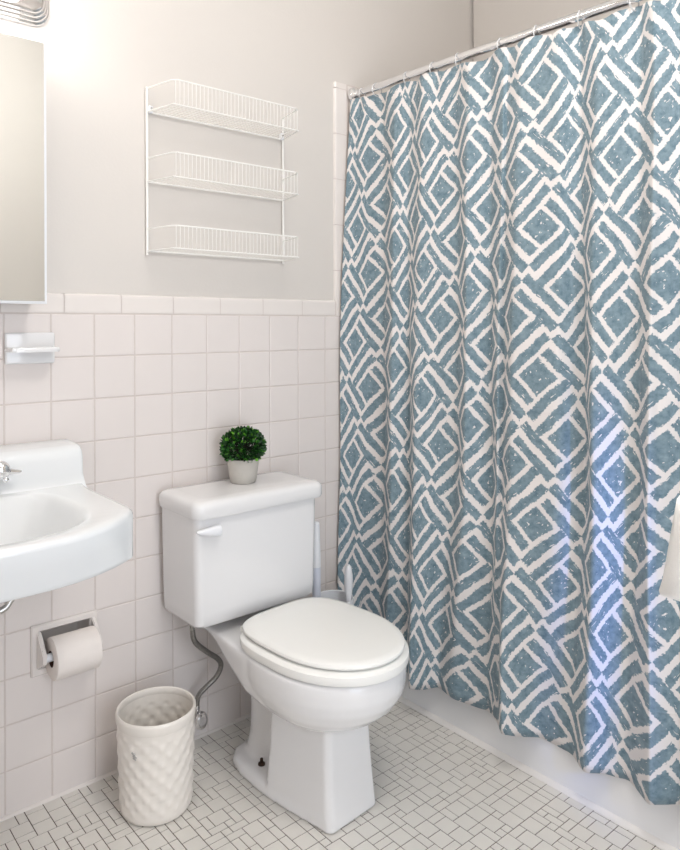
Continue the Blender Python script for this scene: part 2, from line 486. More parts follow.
# anchors: position along the curtain -> length of cloth
anch = [(0, -.085), (.086, .075), (.2385, .225), (.4035, .525), (.7627, .975), (.8271, 1.05), (.9657, 1.275), (1.0139, 1.35), (1.0739, 1.425), (1.42, 1.92)]
def lerp_table(tab, x):
    for (a, fa), (c, fc) in zip(tab, tab[1:]):
        if x <= c: return fa + (fc - fa) * (x - a) / (c - a)
    return tab[-1][1]
def curtain():
    def resample(pts):
        q = []
        for a, c in zip(pts, pts[1:]):
            for k in range(11): q.append(Vector((*a, 0)).lerp(Vector((*c, 0)), k / 11))
        q.append(Vector((*pts[-1], 0)))
        for _ in range(4):
            q = [q[0]] + [(q[i - 1] + q[i] * 2 + q[i + 1]) / 4 for i in range(1, len(q) - 1)] + [q[-1]]
        return q
    pb = resample([a for a, c in pleats])
    ph = resample([c for a, c in pleats])
    n = len(pb)
    # cumulative arc length, rescaled between the anchors
    arc = [0]
    for a, c in zip(pb, pb[1:]): arc.append(arc[-1] + (c - a).length)
    def arc_at(d):
        for i in range(n - 1):
            if -pb[i + 1].y >= d:
                q = (d + pb[i].y) / max(1e-6, (-pb[i + 1].y + pb[i].y))
                return arc[i] + (arc[i + 1] - arc[i]) * max(0, min(1, q))
        return arc[-1]
    tab = [(arc_at(d), u) for d, u in anch]
    us = [lerp_table(tab, a) for a in arc]
    nz = 90
    bm = B(); uvl = bm.loops.layers.uv.new('UVMap')
    rows = []
    for k in range(nz + 1):
        f = k / nz                        # 0 hem, 1 top
        row = []
        for i, p in enumerate(pb):
            # hem rises and falls a little from pleat to pleat
            zh = .108 + .005 * sin(us[i] * 9 + .6) + .004 * sin(us[i] * 23)
            # scallops between the rings at the top
            dmin = min(abs(p.y - r) for r in RINGS)
            sag = min(1, dmin / .06)
            zt = rod_pt(p.y).z - .019 - .013 * sag ** 1.5
            z = zh + (zt - zh) * f
            # loose at the hem, full pleats at mid height, calmer towards the rod
            mid = min(1, max(0, (f - .03) / .36)); mid = mid * mid * (3 - 2 * mid)
            q = ph[i].lerp(p, mid)
            hi = max(0, (f - .45) / .55)
            dep = 1.0 - .62 * hi ** 1.5
            base = 1.074 + (RODX - .010 - 1.074) * f ** 2
            x = base + (q.x - 1.074) * dep
            x += .0022 * sin(us[i] * 31 + f * 11) + .0018 * sin(us[i] * 57 - f * 17) * (.3 + .7 * (1 - f))
            top = max(0, (f - .93) / .07)
            x += .005 * top * cos(2 * pi * us[i] / .12)
            y = q.y + .004 * sin(us[i] * 14 + f * 5.0)
            x = min(x, 1.106 if z < .45 else 1.2)
            row.append((bm.verts.new((x, min(y, -.004), z)), us[i], z))
        rows.append(row)
    for a, c in zip(rows, rows[1:]):
        for i in range(n - 1):
            f = bm.faces.new((a[i][0], a[i + 1][0], c[i + 1][0], c[i][0]))
            for lp, q in zip(f.loops, (a[i], a[i + 1], c[i + 1], c[i])): lp[uvl].uv = (q[1], q[2])
    # A squares: cloth length .225 at height 1.043 (print zero)
    cm = curtain_material(.225, 1.043)
    o = solo('shower_curtain', bm, cm, 'blue and white brush-stroke diamond print shower curtain hanging from the chrome rod', 'shower curtain', (1.07, -.7, .115), angle=180)
    sm = o.modifiers.new('thick', 'SOLIDIFY'); sm.thickness = .0012; sm.offset = 0
curtain()

ORD = ['nearest the tiled wall', 'second from the tiled wall', 'third from the tiled wall', 'fourth from the tiled wall', 'fifth from the tiled wall', 'sixth from the tiled wall', 'seventh from the tiled wall',
       'eighth from the tiled wall', 'ninth from the tiled wall', 'tenth from the tiled wall', 'eleventh from the tiled wall', 'twelfth from the tiled wall']
def ring_bm():
    bm = B()
    pts = [(.0215 * cos(a) * .82, 0, .0215 * sin(a) - .008) for a in [2 * pi * k / 22 for k in range(22)]]
    pts.append(pts[0])
    tube(bm, pts, .0019, 8, cap=False)
    return bm
first = None
for k, y in enumerate(RINGS):
    p = rod_pt(y)
    lab = 'clear plastic curtain ring on the chrome rod, ' + ORD[k]
    if first is None:
        bm = ring_bm()
        first = part('curtain_ring', bm, M['clear'], None)
        o = first
    else:
        o = first.copy(); COL.objects.link(o)
    o.location = p; o.rotation_euler = (0, 0, radians([8, -14, 10, -6, 16, -10, 5, 12, -8, 9, -5, 4][k]))
    o['label'] = lab; o['category'] = 'curtain ring'; o['group'] = 'curtain rings on the shower rod'

# ------------------------------------------------------------------ toilet
def egg(hw, yb, yf, ym, z, n=56, pb=3.2, pf=2.05):
    out = []
    for k in range(n):
        t = 2 * pi * k / n
        c, s = cos(t), sin(t)
        if s >= 0:
            e = 2 / pb; ry = yb - ym
        else:
            e = 2 / pf; ry = ym - yf
        x = hw * math.copysign(abs(c) ** e, c)
        y = ym + ry * math.copysign(abs(s) ** e, s)
        out.append((x, y, z))
    return out

def toilet():
    t = thing('toilet', 'white two-piece toilet with closed lid standing on the mosaic floor', 'toilet', (.592, -.02, 0), radians(4))
    # bowl, pedestal and foot are one piece of china
    bm = B()
    R = [(.374, .170, -.215, -.628), (.371, .175, -.212, -.634), (.355, .177, -.212, -.637), (.325, .176, -.212, -.635), (.300, .171, -.215, -.627), (.275, .160, -.225, -.610), (.255, .145, -.24, -.588), (.238, .122, -.26, -.556), (.225, .095, -.28, -.525), (.20, .08, -.30, -.50)]
    loft(bm, [[(x + .004, y, z_) for x, y, z_ in egg(hw - .003, yb, yf, -.43, z, pb=2.6)] for z, hw, yb, yf in R])
    # deck running back under the tank
    sec = []
    for y, w, zb in ((-.035, .130, .352), (-.11, .134, .352), (-.150, .137, .334), (-.21, .145, .290), (-.295, .156, .246), (-.36, .158, .236), (-.42, .153, .230)):
        h = .374 - zb
        r = []
        for k in range(24):
            a = 2 * pi * k / 24
            c, s = cos(a), sin(a)
            if s > 0: x = w * math.copysign(abs(c) ** .25, c); z = .374 - h * .18 + h * .18 * abs(s) ** .25
            else: x = w * math.copysign(abs(c) ** .42, c); z = .374 - h * .18 - h * .82 * abs(s) ** .5
            r.append((x, y, z))
        sec.append(r)
    loft(bm, sec)
    # front pedestal: flat facets
    def ped(z, yf, hf, ys, hs, yb, hb):
        c = .012
        return [(-hf + c, yf, z), (hf - c, yf, z), (hf, yf + c, z), (hs, ys, z), (hb, yb, z), (-hb, yb, z), (-hs, ys, z), (-hf, yf + c, z)]
    loft(bm, [ped(.0005, -.531, .082, -.315, .100, -.275, .06), ped(.03, -.527, .081, -.315, .096, -.275, .05), ped(.10, -.520, .078, -.315, .090, -.28, .045), ped(.20, -.514, .074, -.32, .086, -.29, .045), ped(.27, -.515, .072, -.33, .094, -.28, .05)])
    # trapway column
    loft(bm, [[(cx_ + a * cos(q), yc + b_ * sin(q), z) for q in [2 * pi * k / 20 for k in range(20)]] for z, cx_, a, yc, b_ in
              ((.0005, 0, .066, -.185, .075), (.03, 0, .048, -.190, .062), (.08, 0, .038, -.195, .055), (.15, 0, .036, -.195, .052), (.22, 0, .040, -.195, .060), (.29, 0, .055, -.205, .09), (.33, 0, .07, -.21, .12))])
    loft(bm, [[(-.03, -.20, .03), (.03, -.20, .03), (.03, -.20, .27), (-.03, -.20, .27)], [(-.03, -.42, .03), (.03, -.42, .03), (.03, -.42, .27), (-.03, -.42, .27)]])
    # foot flange
    def foot(z, i): return [(x * (1 - i / .1), y + (i if y < -.4 else -i if y > -.2 else 0), z) for x, y in
        ((-.060, -.526), (.060, -.526), (.080, -.508), (.092, -.43), (.099, -.36), (.101, -.28), (.096, -.20), (.080, -.145), (.05, -.115), (0, -.105), (-.05, -.115), (-.080, -.145), (-.096, -.20), (-.101, -.28), (-.099, -.36), (-.092, -.43), (-.080, -.508))]
    loft(bm, [foot(.0005, 0), foot(.016, .001), foot(.024, .006), foot(.03, .02)])
    o = part('bowl', bm, M['china'], t, local=True, angle=180)
    r = o.modifiers.new('remesh', 'REMESH'); r.mode = 'VOXEL'; r.voxel_size = .0045; r.use_smooth_shade = True
    s = o.modifiers.new('smooth', 'SMOOTH'); s.factor = .5; s.iterations = 7
    # seat ring
    bm = B()
    def sring(d, z): return [(x + .005, y, z_) for x, y, z_ in egg(.172 - d, -.224 - d, -.648 + d, -.43, z, pb=3.6)]
    loft(bm, [sring(.008, .3755), sring(.002, .378), sring(0, .385), sring(.001, .397), sring(.008, .4025), sring(.03, .4038)])
    part('seat', bm, M['seat'], t, local=True)
    bm = B()
    def lring(d, z): return [(x + .007, y, z_) for x, y, z_ in egg(.160 - d, -.222 - d, -.637 + d, -.43, z + .0085, pb=3.8)]
    loft(bm, [lring(.012, .3972), lring(.004, .3985), lring(0, .4035), lring(.001, .4085), lring(.006, .4125), lring(.018, .4145), lring(.06, .4165), lring(.12, .4175)])
    part('seat_lid', bm, M['seat'], t, local=True)
    for s_ in (-1, 1):
        bm = B(); tube(bm, [(s_ * .058, -.222, .388), (s_ * .10, -.222, .388)], .0095, 14)
        box(bm, s_ * .079 - .016, s_ * .079 + .016, -.236, -.205, .3735, .386, .004)
        part('hinge', bm, M['seat'], t, local=True)
    # tank, set square to the wall
    bm = B()
    tx_ = .5865
    def tr(w, d, z, r=.03, o=0): return rrect(w, d, r, z, 7, tx_ + o, -.014 - d)
    loft(bm, [tr(.173, .086, .402, .018), tr(.183, .095, .4035, .020), tr(.1885, .0985, .411, .020), tr(.190, .0995, .44, .019), tr(.1935, .1005, .60, .019), tr(.1945, .101, .686, .019)])
    part('tank', bm, M['china'], t)
    bm = B()
    def lr(i, z, r=.028): return rrect(.2075 - i, .112 - i, r - i * .3, z, 8, tx_ + .0045, -.008 - .112)
    loft(bm, [lr(.009, .6835), lr(.003, .6850), lr(0, .691), lr(0, .713), lr(.002, .720), lr(.007, .7255), lr(.016, .7290), lr(.04, .7305)])
    part('tank_lid', bm, M['china'], t)
    # flush lever: tapers to the left
    bm = B()
    yl = -.216
    secs = []
    for x, h, th, zc in ((.4560, .0105, .009, .6520), (.453, .0145, .0125, .6520), (.439, .0145, .0135, .6524), (.424, .0120, .013, .6534), (.409, .0090, .0115, .655), (.394, .0055, .009, .656), (.388, .0025, .006, .656)):
        secs.append([(x, yl - .008 - th * .5 + th * .8 * cos(a), zc + h * sin(a)) for a in [2 * pi * k / 16 for k in range(16)]])
    loft(bm, secs)
    lathe(bm, [(.012, yl + .006), (.012, yl - .006)], (.444, 0, .6525), 20, 'Y')
    part('flush_lever', bm, M['plastic'], t)
    # floor bolt with its missing cap
    for s_ in (-1, 1):
        bm = B()
        lathe(bm, [(.0135, .022), (.0135, .026), (.0095, .028), (.009, .034), (.0045, .036), (.004, .046), (.002, .047)], (s_ * .054, -.240, 0), 20)
        part('floor_bolt', bm, M['bronze'], t, local=True, label='dark rusty floor bolt')
    return t
toilet()

# supply stop and hose
t = thing('water_supply_line', 'grey braided supply hose looping from wall valve up to the toilet tank', 'water hose', (.482, -.03, .085))
bm = B(); tube(bm, catmull([(.443, -.100, .388), (.443, -.100, .365), (.452, -.098, .325), (.490, -.092, .285), (.530, -.085, .250), (.543, -.080, .225), (.533, -.072, .195), (.505, -.062, .170), (.486, -.055, .150), (.482, -.052, .120)], 8), .0072, 12)
part('braided_hose', bm, M['braid'], t)
bm = B(); lathe(bm, [(.008, .360), (.0085, .372), (.011, .376), (.011, .392), (.006, .394)], (.443, -.100, 0), 6)
part('coupling_nut', bm, M['satin'], t)
bm = B(); tube(bm, [(.482, .0, .088), (.482, -.060, .088)], .0075, 14); tube(bm, [(.482, -.052, .080), (.482, -.052, .125)], .0085, 14)
lathe(bm, [(.022, -.001), (.022, -.004), (.012, -.010)], (.482, 0, .088), 24, 'Y')
part('stop_valve', bm, M['chrome'], t)
bm = B(); lathe(bm, [(.006, -.060), (.008, -.064), (.021, -.066), (.023, -.070), (.021, -.075), (.012, -.077), (.006, -.076)], (.487, 0, .088), 28, 'Y')
bmesh.ops.scale(bm, verts=bm.verts[:], vec=(.8, 1, 1.1), space=Matrix.Translation((-.487, 0, -.088)))
part('valve_handle', bm, M['chrome'], t)

# ------------------------------------------------------------------ potted plant on the tank
px_, py_, pz_ = .609, -.094, .7305
t = thing('potted_plant', 'small round boxwood plant in a pale pot on the toilet tank lid', 'plant', (px_, py_, pz_))
bm = B(); lathe(bm, [(.034, .0005), (.0365, .003), (.040, .025), (.0445, .055), (.0465, .066), (.0475, .068), (.0455, .069), (.043, .060), (.040, .058)], (px_, py_, pz_), 40)
part('pot', bm, M['pot'], t)
bm = B(); lathe(bm, [(.036, .050), (.0425, .0585), (.038, .067), (.02, .074), (.006, .076)], (px_, py_, pz_), 24)
part('soil', bm, M['soil'], t)
bm = B()
rl = random.Random(11)
cz = pz_ + .106
# twiggy core then leaves
for k in range(60):
    a, s_ = rl.uniform(0, 2 * pi), rl.uniform(-.2, 1)
    c_ = sqrt(max(0, 1 - s_ * s_))
    d = Vector((c_ * cos(a), c_ * sin(a), s_))
    tube(bm, [(px_ + rl.uniform(-.006, .006), py_ + rl.uniform(-.006, .006), pz_ + .072), (px_ + d.x * .05, py_ + d.y * .05, cz + d.z * .042)], .0011, 4)
part('stem', bm, M['soil'], t)
bm = B()
for k in range(1150):
    s_ = rl.uniform(-.75, 1); a = rl.uniform(0, 2 * pi)
    c_ = sqrt(1 - s_ * s_)
    d = Vector((c_ * cos(a), c_ * sin(a), s_))
    r = rl.uniform(.62, 1.0)
    r = r if rl.random() < .3 else rl.uniform(.86, 1.02)
    pos = Vector((px_ + d.x * .063 * r, py_ + d.y * .063 * r, cz + d.z * .052 * r - .004))
    out = (d + Vector((rl.uniform(-.7, .7), rl.uniform(-.7, .7), rl.uniform(-.3, .9)))).normalized()
    sd = out.cross(Vector((rl.uniform(-1, 1), rl.uniform(-1, 1), rl.uniform(-1, 1)))).normalized()
    nn = out.cross(sd)
    l, w = rl.uniform(.010, .016), rl.uniform(.0032, .005)
    v = [bm.verts.new(pos + q) for q in (-out * l * .5, -out * l * .1 + sd * w + nn * .001, out * l * .25 + sd * w * .85 + nn * .001, out * l * .55, out * l * .25 - sd * w * .85 + nn * .001, -out * l * .1 - sd * w + nn * .001)]
    mdl = bm.verts.new(pos - nn * .0008); 
    for q in range(6): bm.faces.new((v[q], v[(q + 1) % 6], mdl))
part('foliage', bm, M['leaf'], t, smooth=False)

# ------------------------------------------------------------------ washbasin
def washbasin():
    t = thing('washbasin', 'white wall-hung washbasin with raised back ledge and bowed front', 'sink', (-.13, 0, .695))
    cx = -.13
    half = [(.0, -.556), (.04, -.556), (.085, -.551), (.125, -.540), (.165, -.521), (.205, -.493), (.238, -.461), (.258, -.436), (.2665, -.418), (.268, -.400), (.268, -.36), (.268, -.30), (.268, -.22), (.270, -.165), (.274, -.135), (.278, -.115), (.278, -.06), (.278, -.002)]
    def outline(sc, z, tap=0):
        """outer outline as a closed ring, shrunk by sc; tap draws the bowed front in"""
        pts = []
        for x, y in half[::-1]:
            yy = y + sc * (0 if y > -.2 else 1)
            if y < -.42: yy += tap * (-.42 - y) / .135
            pts.append((cx + (x - sc * min(1, x / .1)), yy, z))
        L_ = [(2 * cx - p[0], p[1], p[2]) for p in pts[::-1]][1:]
        return pts + L_
    n = len(outline(0, 0))
    bm = B()
    basin = []
    def inner(k, z):   # superellipse basin ring matched point by point to the outline
        ro = outline(0, z)
        out = []
        for x, y, _ in ro:
            dx, dy = x - cx, y + .305
            a = math.atan2(dy, dx)
            c, s = cos(a), sin(a)
            e = 3.4 if s > 0 else 2.5
            hy = (.180 if s > 0 else .205) * k[1]; hx = .190 * k[0]
            r = 1 / ((abs(c) / hx) ** e + (abs(s) / hy) ** e) ** (1 / e)
            out.append((cx + r * c, -.305 + k[2] + r * s, z))
        return out
    rings = [outline(.055, .706, .045), outline(.014, .699, .045), outline(.003, .6985, .045), outline(.0, .7005, .0445), outline(.0, .708, .041), outline(.0, .75, .021), outline(.000, .787, .003), outline(.002, .794), outline(.007, .7988), outline(.016, .800)]
    rings += [inner((1.04, 1.02, 0), .7995), inner((1.0, 1.0, 0), .797), inner((.96, .97, 0), .790), inner((.91, .93, 0), .777), inner((.84, .87, 0), .755), inner((.75, .78, 0), .725), inner((.62, .64, .005), .695), inner((.42, .43, .01), .675), inner((.12, .13, .015), .667)]
    loft(bm, rings)
    o = part('basin', bm, M['sink'], t, angle=60)
    # back ledge
    bm = B()
    prof = [(-.002, .700), (-.002, .8905), (-.030, .8915), (-.082, .8875), (-.096, .884), (-.106, .875), (-.1115, .860), (-.1145, .82), (-.118, .805), (-.124, .797), (-.135, .790), (-.135, .75), (-.06, .70)]
    r = []
    for x, k in ((-.2785, .86), (-.2775, .95), (-.274, .985), (-.265, 1.0), (.265, 1.0), (.274, .985), (.2775, .95), (.2785, .86)):
        r.append([(cx + x, y if y > -.01 else y * (1 if z < .81 else k ** .6), z if z < .81 else .81 + (z - .81) * (k ** .45)) for y, z in prof])
    loft(bm, r)
    part('back_ledge', bm, M['sink'], t, angle=60)
    # taps on the ledge face
    for s_ in (-1, 1):
        xx = cx + s_ * .086
        bm = B()
        lathe(bm, [(.021, -.108), (.021, -.113), (.016, -.118)], (xx, 0, .851), 28, 'Y')
        esc = part('escutcheon', bm, M['plastic'], t)
        bm = B()
        lathe(bm, [(.011, -.112), (.011, -.124), (.018, -.128), (.021, -.137), (.019, -.147), (.012, -.154), (.004, -.156)], (xx, 0, .856), 28, 'Y')
        c0 = Vector((xx, -.140, .853))
        tube(bm, [c0 + Vector((s_ * .012, 0, 0)), c0 + Vector((s_ * .026, -.001, -.003)), c0 + Vector((s_ * .036, -.002, -.004)), c0 + Vector((s_ * .042, -.002, -.004))], .006, 12, radii=[.009, .006, .0052, .0035])
        lathe(bm, [(.006, -.136), (.006, -.151), (.003, -.153)], (xx + s_ * .008, 0, .836), 14, 'Y')
        part('tap_handle', bm, M['chrome'], t)
    bm = B()
    tube(bm, catmull([(cx, -.108, .842), (cx, -.150, .846), (cx, -.195, .842), (cx, -.222, .828), (cx, -.226, .815)], 6), .0125, 16)
    lathe(bm, [(.024, -.107), (.024, -.114), (.016, -.120)], (cx, 0, .842), 28, 'Y')
    part('spout', bm, M['chrome'], t)
    bm = B(); lathe(bm, [(.024, .6655), (.024, .668), (.016, .6675)], (cx, -.29, 0), 24)
    part('drain', bm, M['chrome'], t)
    bm = B()
    tube(bm, catmull([(cx, -.29, .69), (cx, -.29, .60), (cx, -.29, .545), (cx, -.262, .512), (cx, -.22, .512), (cx, -.192, .545), (cx, -.170, .575), (cx, -.12, .58), (cx, .0, .58)], 6), .017, 16)
    lathe(bm, [(.034, -.001), (.034, -.004), (.02, -.012)], (cx, 0, .58), 28, 'Y')
    part('drain_trap', bm, M['chrome'], t)
    bm = B()
    tube(bm, catmull([(-.064, -.30, .710), (-.065, -.30, .640), (-.071, -.30, .622), (-.086, -.30, .609), (-.13, -.295, .602), (-.13, -.29, .60)], 6), .0065, 12)
    part('pipe_bend', bm, M['satin'], t)
washbasin()

# ------------------------------------------------------------------ medicine cabinet and sconce
t = thing('medicine_cabinet', 'frameless mirrored medicine cabinet on the wall above the washbasin', 'mirror cabinet', (-.145, .009, 1.2255))
cr_ = .0700
bm = B(); box(bm, cr_ - .425, cr_ - .008, -.086, .009, 1.2275, 1.839, .002)
part('cabinet_body', bm, M['plastic'], t)
bm = B()
def mr_(i, y): return [(cr_ - .43 + i, y, 1.2255 + i), (cr_ - i, y, 1.2255 + i), (cr_ - i, y, 1.841 - i), (cr_ - .43 + i, y, 1.841 - i)]
loft(bm, [mr_(0, -.0865), mr_(0, -.094), mr_(.006, -.0962)], cap1=False)
d_ = part('mirror_door', bm, M['plastic'], t, smooth=False)
bm = B(); loft(bm, [mr_(.0055, -.0955), mr_(.006, -.0968)])
part('mirror_glass', bm, M['mirror'], d_, smooth=False)

t = thing('wall_sconce', 'ridged chrome vanity light bar on the wall above the mirrored cabinet', 'wall lamp', (-.13, .009, 1.985))
bm = B()
sx_, sz_ = -.13, 1.985
def pl(i, y, r): return [(x, y, z) for x, z, _ in rrect(.240 - i, .075 - i, r, 0, 8, sx_, sz_)]
loft(bm, [pl(0, .009, .042), pl(0, .002, .042), pl(.003, -.002, .04), pl(.006, -.003, .038), pl(.007, -.008, .038), pl(.010, -.011, .036), pl(.013, -.012, .034), pl(.014, -.017, .034), pl(.017, -.020, .032), pl(.020, -.021, .030), pl(.021, -.026, .030), pl(.024, -.029, .028), pl(.029, -.030, .025)])
part('backplate', bm, M['chrome'], t)
for k in range(3):
    xx = sx_ + (k - 1) * .155
    bm = B(); lathe(bm, [(.030, -.028), (.030, -.034), (.024, -.046), (.021, -.066), (.016, -.066)], (xx, 0, sz_ + .012), 28, 'Y')
    sk = part('socket', bm, M['chrome'], t)
    bm = B(); lathe(bm, [(.014, -.062), (.016, -.070), (.030, -.080), (.038, -.094), (.040, -.106), (.037, -.120), (.029, -.133), (.016, -.142), (.004, -.145)], (xx, 0, sz_ + .012), 32, 'Y')
    part('bulb', bm, M['bulb'], t)

# ------------------------------------------------------------------ soap dish
t = thing('soap_dish', 'small white ceramic soap dish set into the wall tile under the cabinet', 'soap dish', (.058, 0, 1.085))
bm = B()
box(bm, .0005, .117, -.009, .001, 1.082, 1.158, .005, 3)
part('back_plate', bm, M['china'], t)
bm = B()
zs = 1.112
sec = []
for y, i in ((-.006, 0), (-.03, 0), (-.055, .001), (-.064, .006), (-.067, .012)):
    sec.append([(a, y, z) for a, z in ((-.001 + i, zs), (.112 - i, zs), (.112 - i, zs + .007), (.109 - i, zs + .011), (.102 - i, zs + .005), (.009 + i, zs + .005), (.002 + i, zs + .011), (-.001 + i, zs + .007))])
loft(bm, sec)
box(bm, .0, .110, -.066, -.056, zs, zs + .011, .004, 3)
part('dish_shelf', bm, M['china'], t)

# ------------------------------------------------------------------ toilet paper
t = thing('toilet_paper_holder', 'recessed white ceramic toilet paper holder in the tiles under the washbasin', 'paper holder', (.14, 0, .38))
bm = B()
hx0, hx1, hz0, hz1 = .058, .222, .318, .442
hole = (.078, .202, .338, .424)
fr = []
def rc(a0, a1, c0, c1, y): return [(a0, y, c0), (a1, y, c0), (a1, y, c1), (a0, y, c1)]
loft(bm, [rc(hx0, hx1, hz0, hz1, .001), rc(hx0, hx1, hz0, hz1, -.006), rc(hx0 + .003, hx1 - .003, hz0 + .003, hz1 - .003, -.010), rc(hole[0] - .004, hole[1] + .004, hole[2] - .004, hole[3] + .004, -.010), rc(*hole, -.005), rc(*hole, .030), rc(hole[0] + .01, hole[1] - .01, hole[2] + .008, hole[3] - .008, .052)], cap0=False)
part('recess_frame', bm, M['bullnose'], t, angle=30)
for xa in (.070, .205):
    bm = B()
    loft(bm, [[(x, y, z) for y, z in ((-.008, .335), (-.008, .428), (-.022, .420), (-.036, .400), (-.050, .392), (-.060, .380), (-.060, .366), (-.050, .356), (-.036, .352), (-.022, .342))] for x in (xa, xa + .010)])
    bmesh.ops.bevel(bm, geom=bm.edges[:], offset=.002, segments=2, affect='EDGES')
    part('side_arm', bm, M['bullnose'], t)
bm = B(); tube(bm, [(.078, -.049, .374), (.207, -.049, .374)], .010, 16)
part('roller', bm, M['plastic'], t)
bm = B()
ry_, rz_ = -.049, .369
pr = [(.0195, .091), (.046, .0905), (.0495, .0925), (.0500, .096), (.0500, .195), (.0495, .1985), (.046, .200), (.0195, .1995)]
rings = []
for r, h in pr + [pr[0]]:
    rings.append([(h, ry_ + r * cos(q), rz_ + r * sin(q)) for q in [2 * pi * k / 48 for k in range(48)]])
loft(bm, rings, False, False)
bmesh.ops.remove_doubles(bm, verts=bm.verts[:], dist=1e-6)
t = thing('toilet_paper_roll', 'white toilet paper roll hanging in the recessed ceramic holder', 'toilet paper', (.148, ry_, rz_ - .05))
part('paper', bm, M['paper'], t)
bm = B()
rings = [[(h, ry_ + r * cos(q), rz_ + r * sin(q)) for q in [2 * pi * k / 32 for k in range(32)]] for r, h in ((.0195, .0915), (.0195, .199), (.0182, .199), (.0182, .0915), (.0195, .0915))]
loft(bm, rings, False, False); bmesh.ops.remove_doubles(bm, verts=bm.verts[:], dist=1e-6)
part('cardboard_core', bm, M['core'], t)

# ------------------------------------------------------------------ waste bin
def waste_bin():
    cx, cy, h = .296, -.190, .240
    t = thing('waste_bin', 'round cream dimpled waste bin on the floor beside the toilet', 'trash can', (cx, cy, 0))
    bm = B()
    n, NZ = 216, 96
    def rad(z): return .0855 + .0075 * (z / h)
    def bump(a, z):
        # staggered round dimples
        w = cos(15 * a) * cos(pi * (z - .01) / .0195)
        fade = max(0, min(1, (z - .016) / .02)) * max(0, min(1, (h - .030 - z) / .012))
        return (.0023 * w if w > 0 else .0008 * w) * fade
    outer, innr = [], []
    for k in range(NZ + 1):
        z = .0008 + (h - .0008) * k / NZ
        lowr = 0 if z > .02 else .012 * (1 - sqrt(max(0, 1 - ((.02 - z) / .02) ** 2)))
        outer.append([(cx + (rad(z) + bump(2 * pi * i / n, z) - lowr) * cos(2 * pi * i / n), cy + (rad(z) + bump(2 * pi * i / n, z) - lowr) * sin(2 * pi * i / n), z) for i in range(n)])
    for k in range(NZ, 3, -1):
        z = h * k / NZ
        innr.append([(cx + (rad(z) - .0042 + bump(2 * pi * i / n, z)) * cos(2 * pi * i / n), cy + (rad(z) - .0042 + bump(2 * pi * i / n, z)) * sin(2 * pi * i / n), z) for i in range(n)])
    loft(bm, outer + innr)
    part('bin_body', bm, M['can'], t, angle=180)
    bm = B()
    prof = [(.0935, h - .022), (.0952, h - .016), (.0958, h - .004), (.0950, h + .0015), (.0925, h + .004), (.0895, h + .0025), (.0882, h - .003), (.0880, h - .012)]
    rings = [[(cx + r * cos(2 * pi * i / 96), cy + r * sin(2 * pi * i / 96), z) for i in range(96)] for r, z in prof + [prof[0]]]
    loft(bm, rings, False, False); bmesh.ops.remove_doubles(bm, verts=bm.verts[:], dist=1e-6)
    part('bin_rim', bm, M['can'], t)
    # small printed mark, three short strokes
    bm = B()
    for a0, a1, z0, z1 in ((-2.66, -2.56, .178, .181), (-2.63, -2.51, .1725, .1745), (-2.62, -2.53, .167, .169)):
        rings = []
        for k in range(7):
            a = a0 + (a1 - a0) * k / 6
            rings.append([(cx + r * cos(a), cy + r * sin(a), z) for r, z in ((.0905, z0 - .004 * k / 6), (.0945, z0 - .004 * k / 6), (.0945, z1 - .004 * k / 6), (.0905, z1 - .004 * k / 6))])
        loft(bm, rings)
    part('printed_mark', bm, M['mark'], t, label='small grey mark')
waste_bin()

# ------------------------------------------------------------------ toilet brush and plunger behind the toilet
bx, by = .922, -.118
t = thing('brush_holder', 'round white brush holder between toilet and curtain', 'brush holder', (bx, by, 0))
bm = B()
prof = [(.055, .0008), (.058, .006), (.060, .10), (.061, .31), (.0615, .328), (.060, .334), (.057, .332), (.056, .31), (.056, .10), (.054, .02)]
lathe(bm, prof, (bx, by, 0), 48)
part('canister', bm, M['plastic'], t)
t = thing('toilet_brush', 'white toilet brush with rounded grip standing in the round holder', 'toilet brush', (bx, by, .03))
hx_, hy_ = bx + .030, by - .034
bm = B(); lathe(bm, [(.006, .10), (.007, .30), (.0085, .325), (.0115, .345), (.0135, .375), (.013, .405), (.0095, .428), (.004, .436)], (hx_, hy_, 0), 24)
part('handle', bm, M['plastic'], t)
bm = B()
lathe(bm, [(.012, .032), (.032, .040), (.038, .07), (.036, .10), (.02, .125), (.007, .13)], (hx_ - .020, hy_ + .022, 0), 32)
part('bristle_head', bm, M['plastic_grey'], t)

qx, qy = .836, -.140
t = thing('cleaning_wand', 'white toilet cleaning wand with a tall straight handle right behind the tank', 'cleaning wand', (qx, qy, 0))
bm = B(); lathe(bm, [(.012, .0008), (.020, .006), (.023, .04), (.021, .09), (.0125, .112), (.011, .113)], (qx, qy, 0), 32)
part('brush_head', bm, M['plastic'], t)
bm = B(); lathe(bm, [(.0115, .105), (.0125, .20), (.0125, .455), (.0118, .458)], (qx, qy, 0), 24)
part('stick', bm, M['plastic_grey'], t)
bm = B(); lathe(bm, [(.0130, .452), (.0130, .47), (.0105, .56), (.0090, .583), (.006, .586)], (qx, qy, 0), 24)
part('grip', bm, M['plastic'], t)

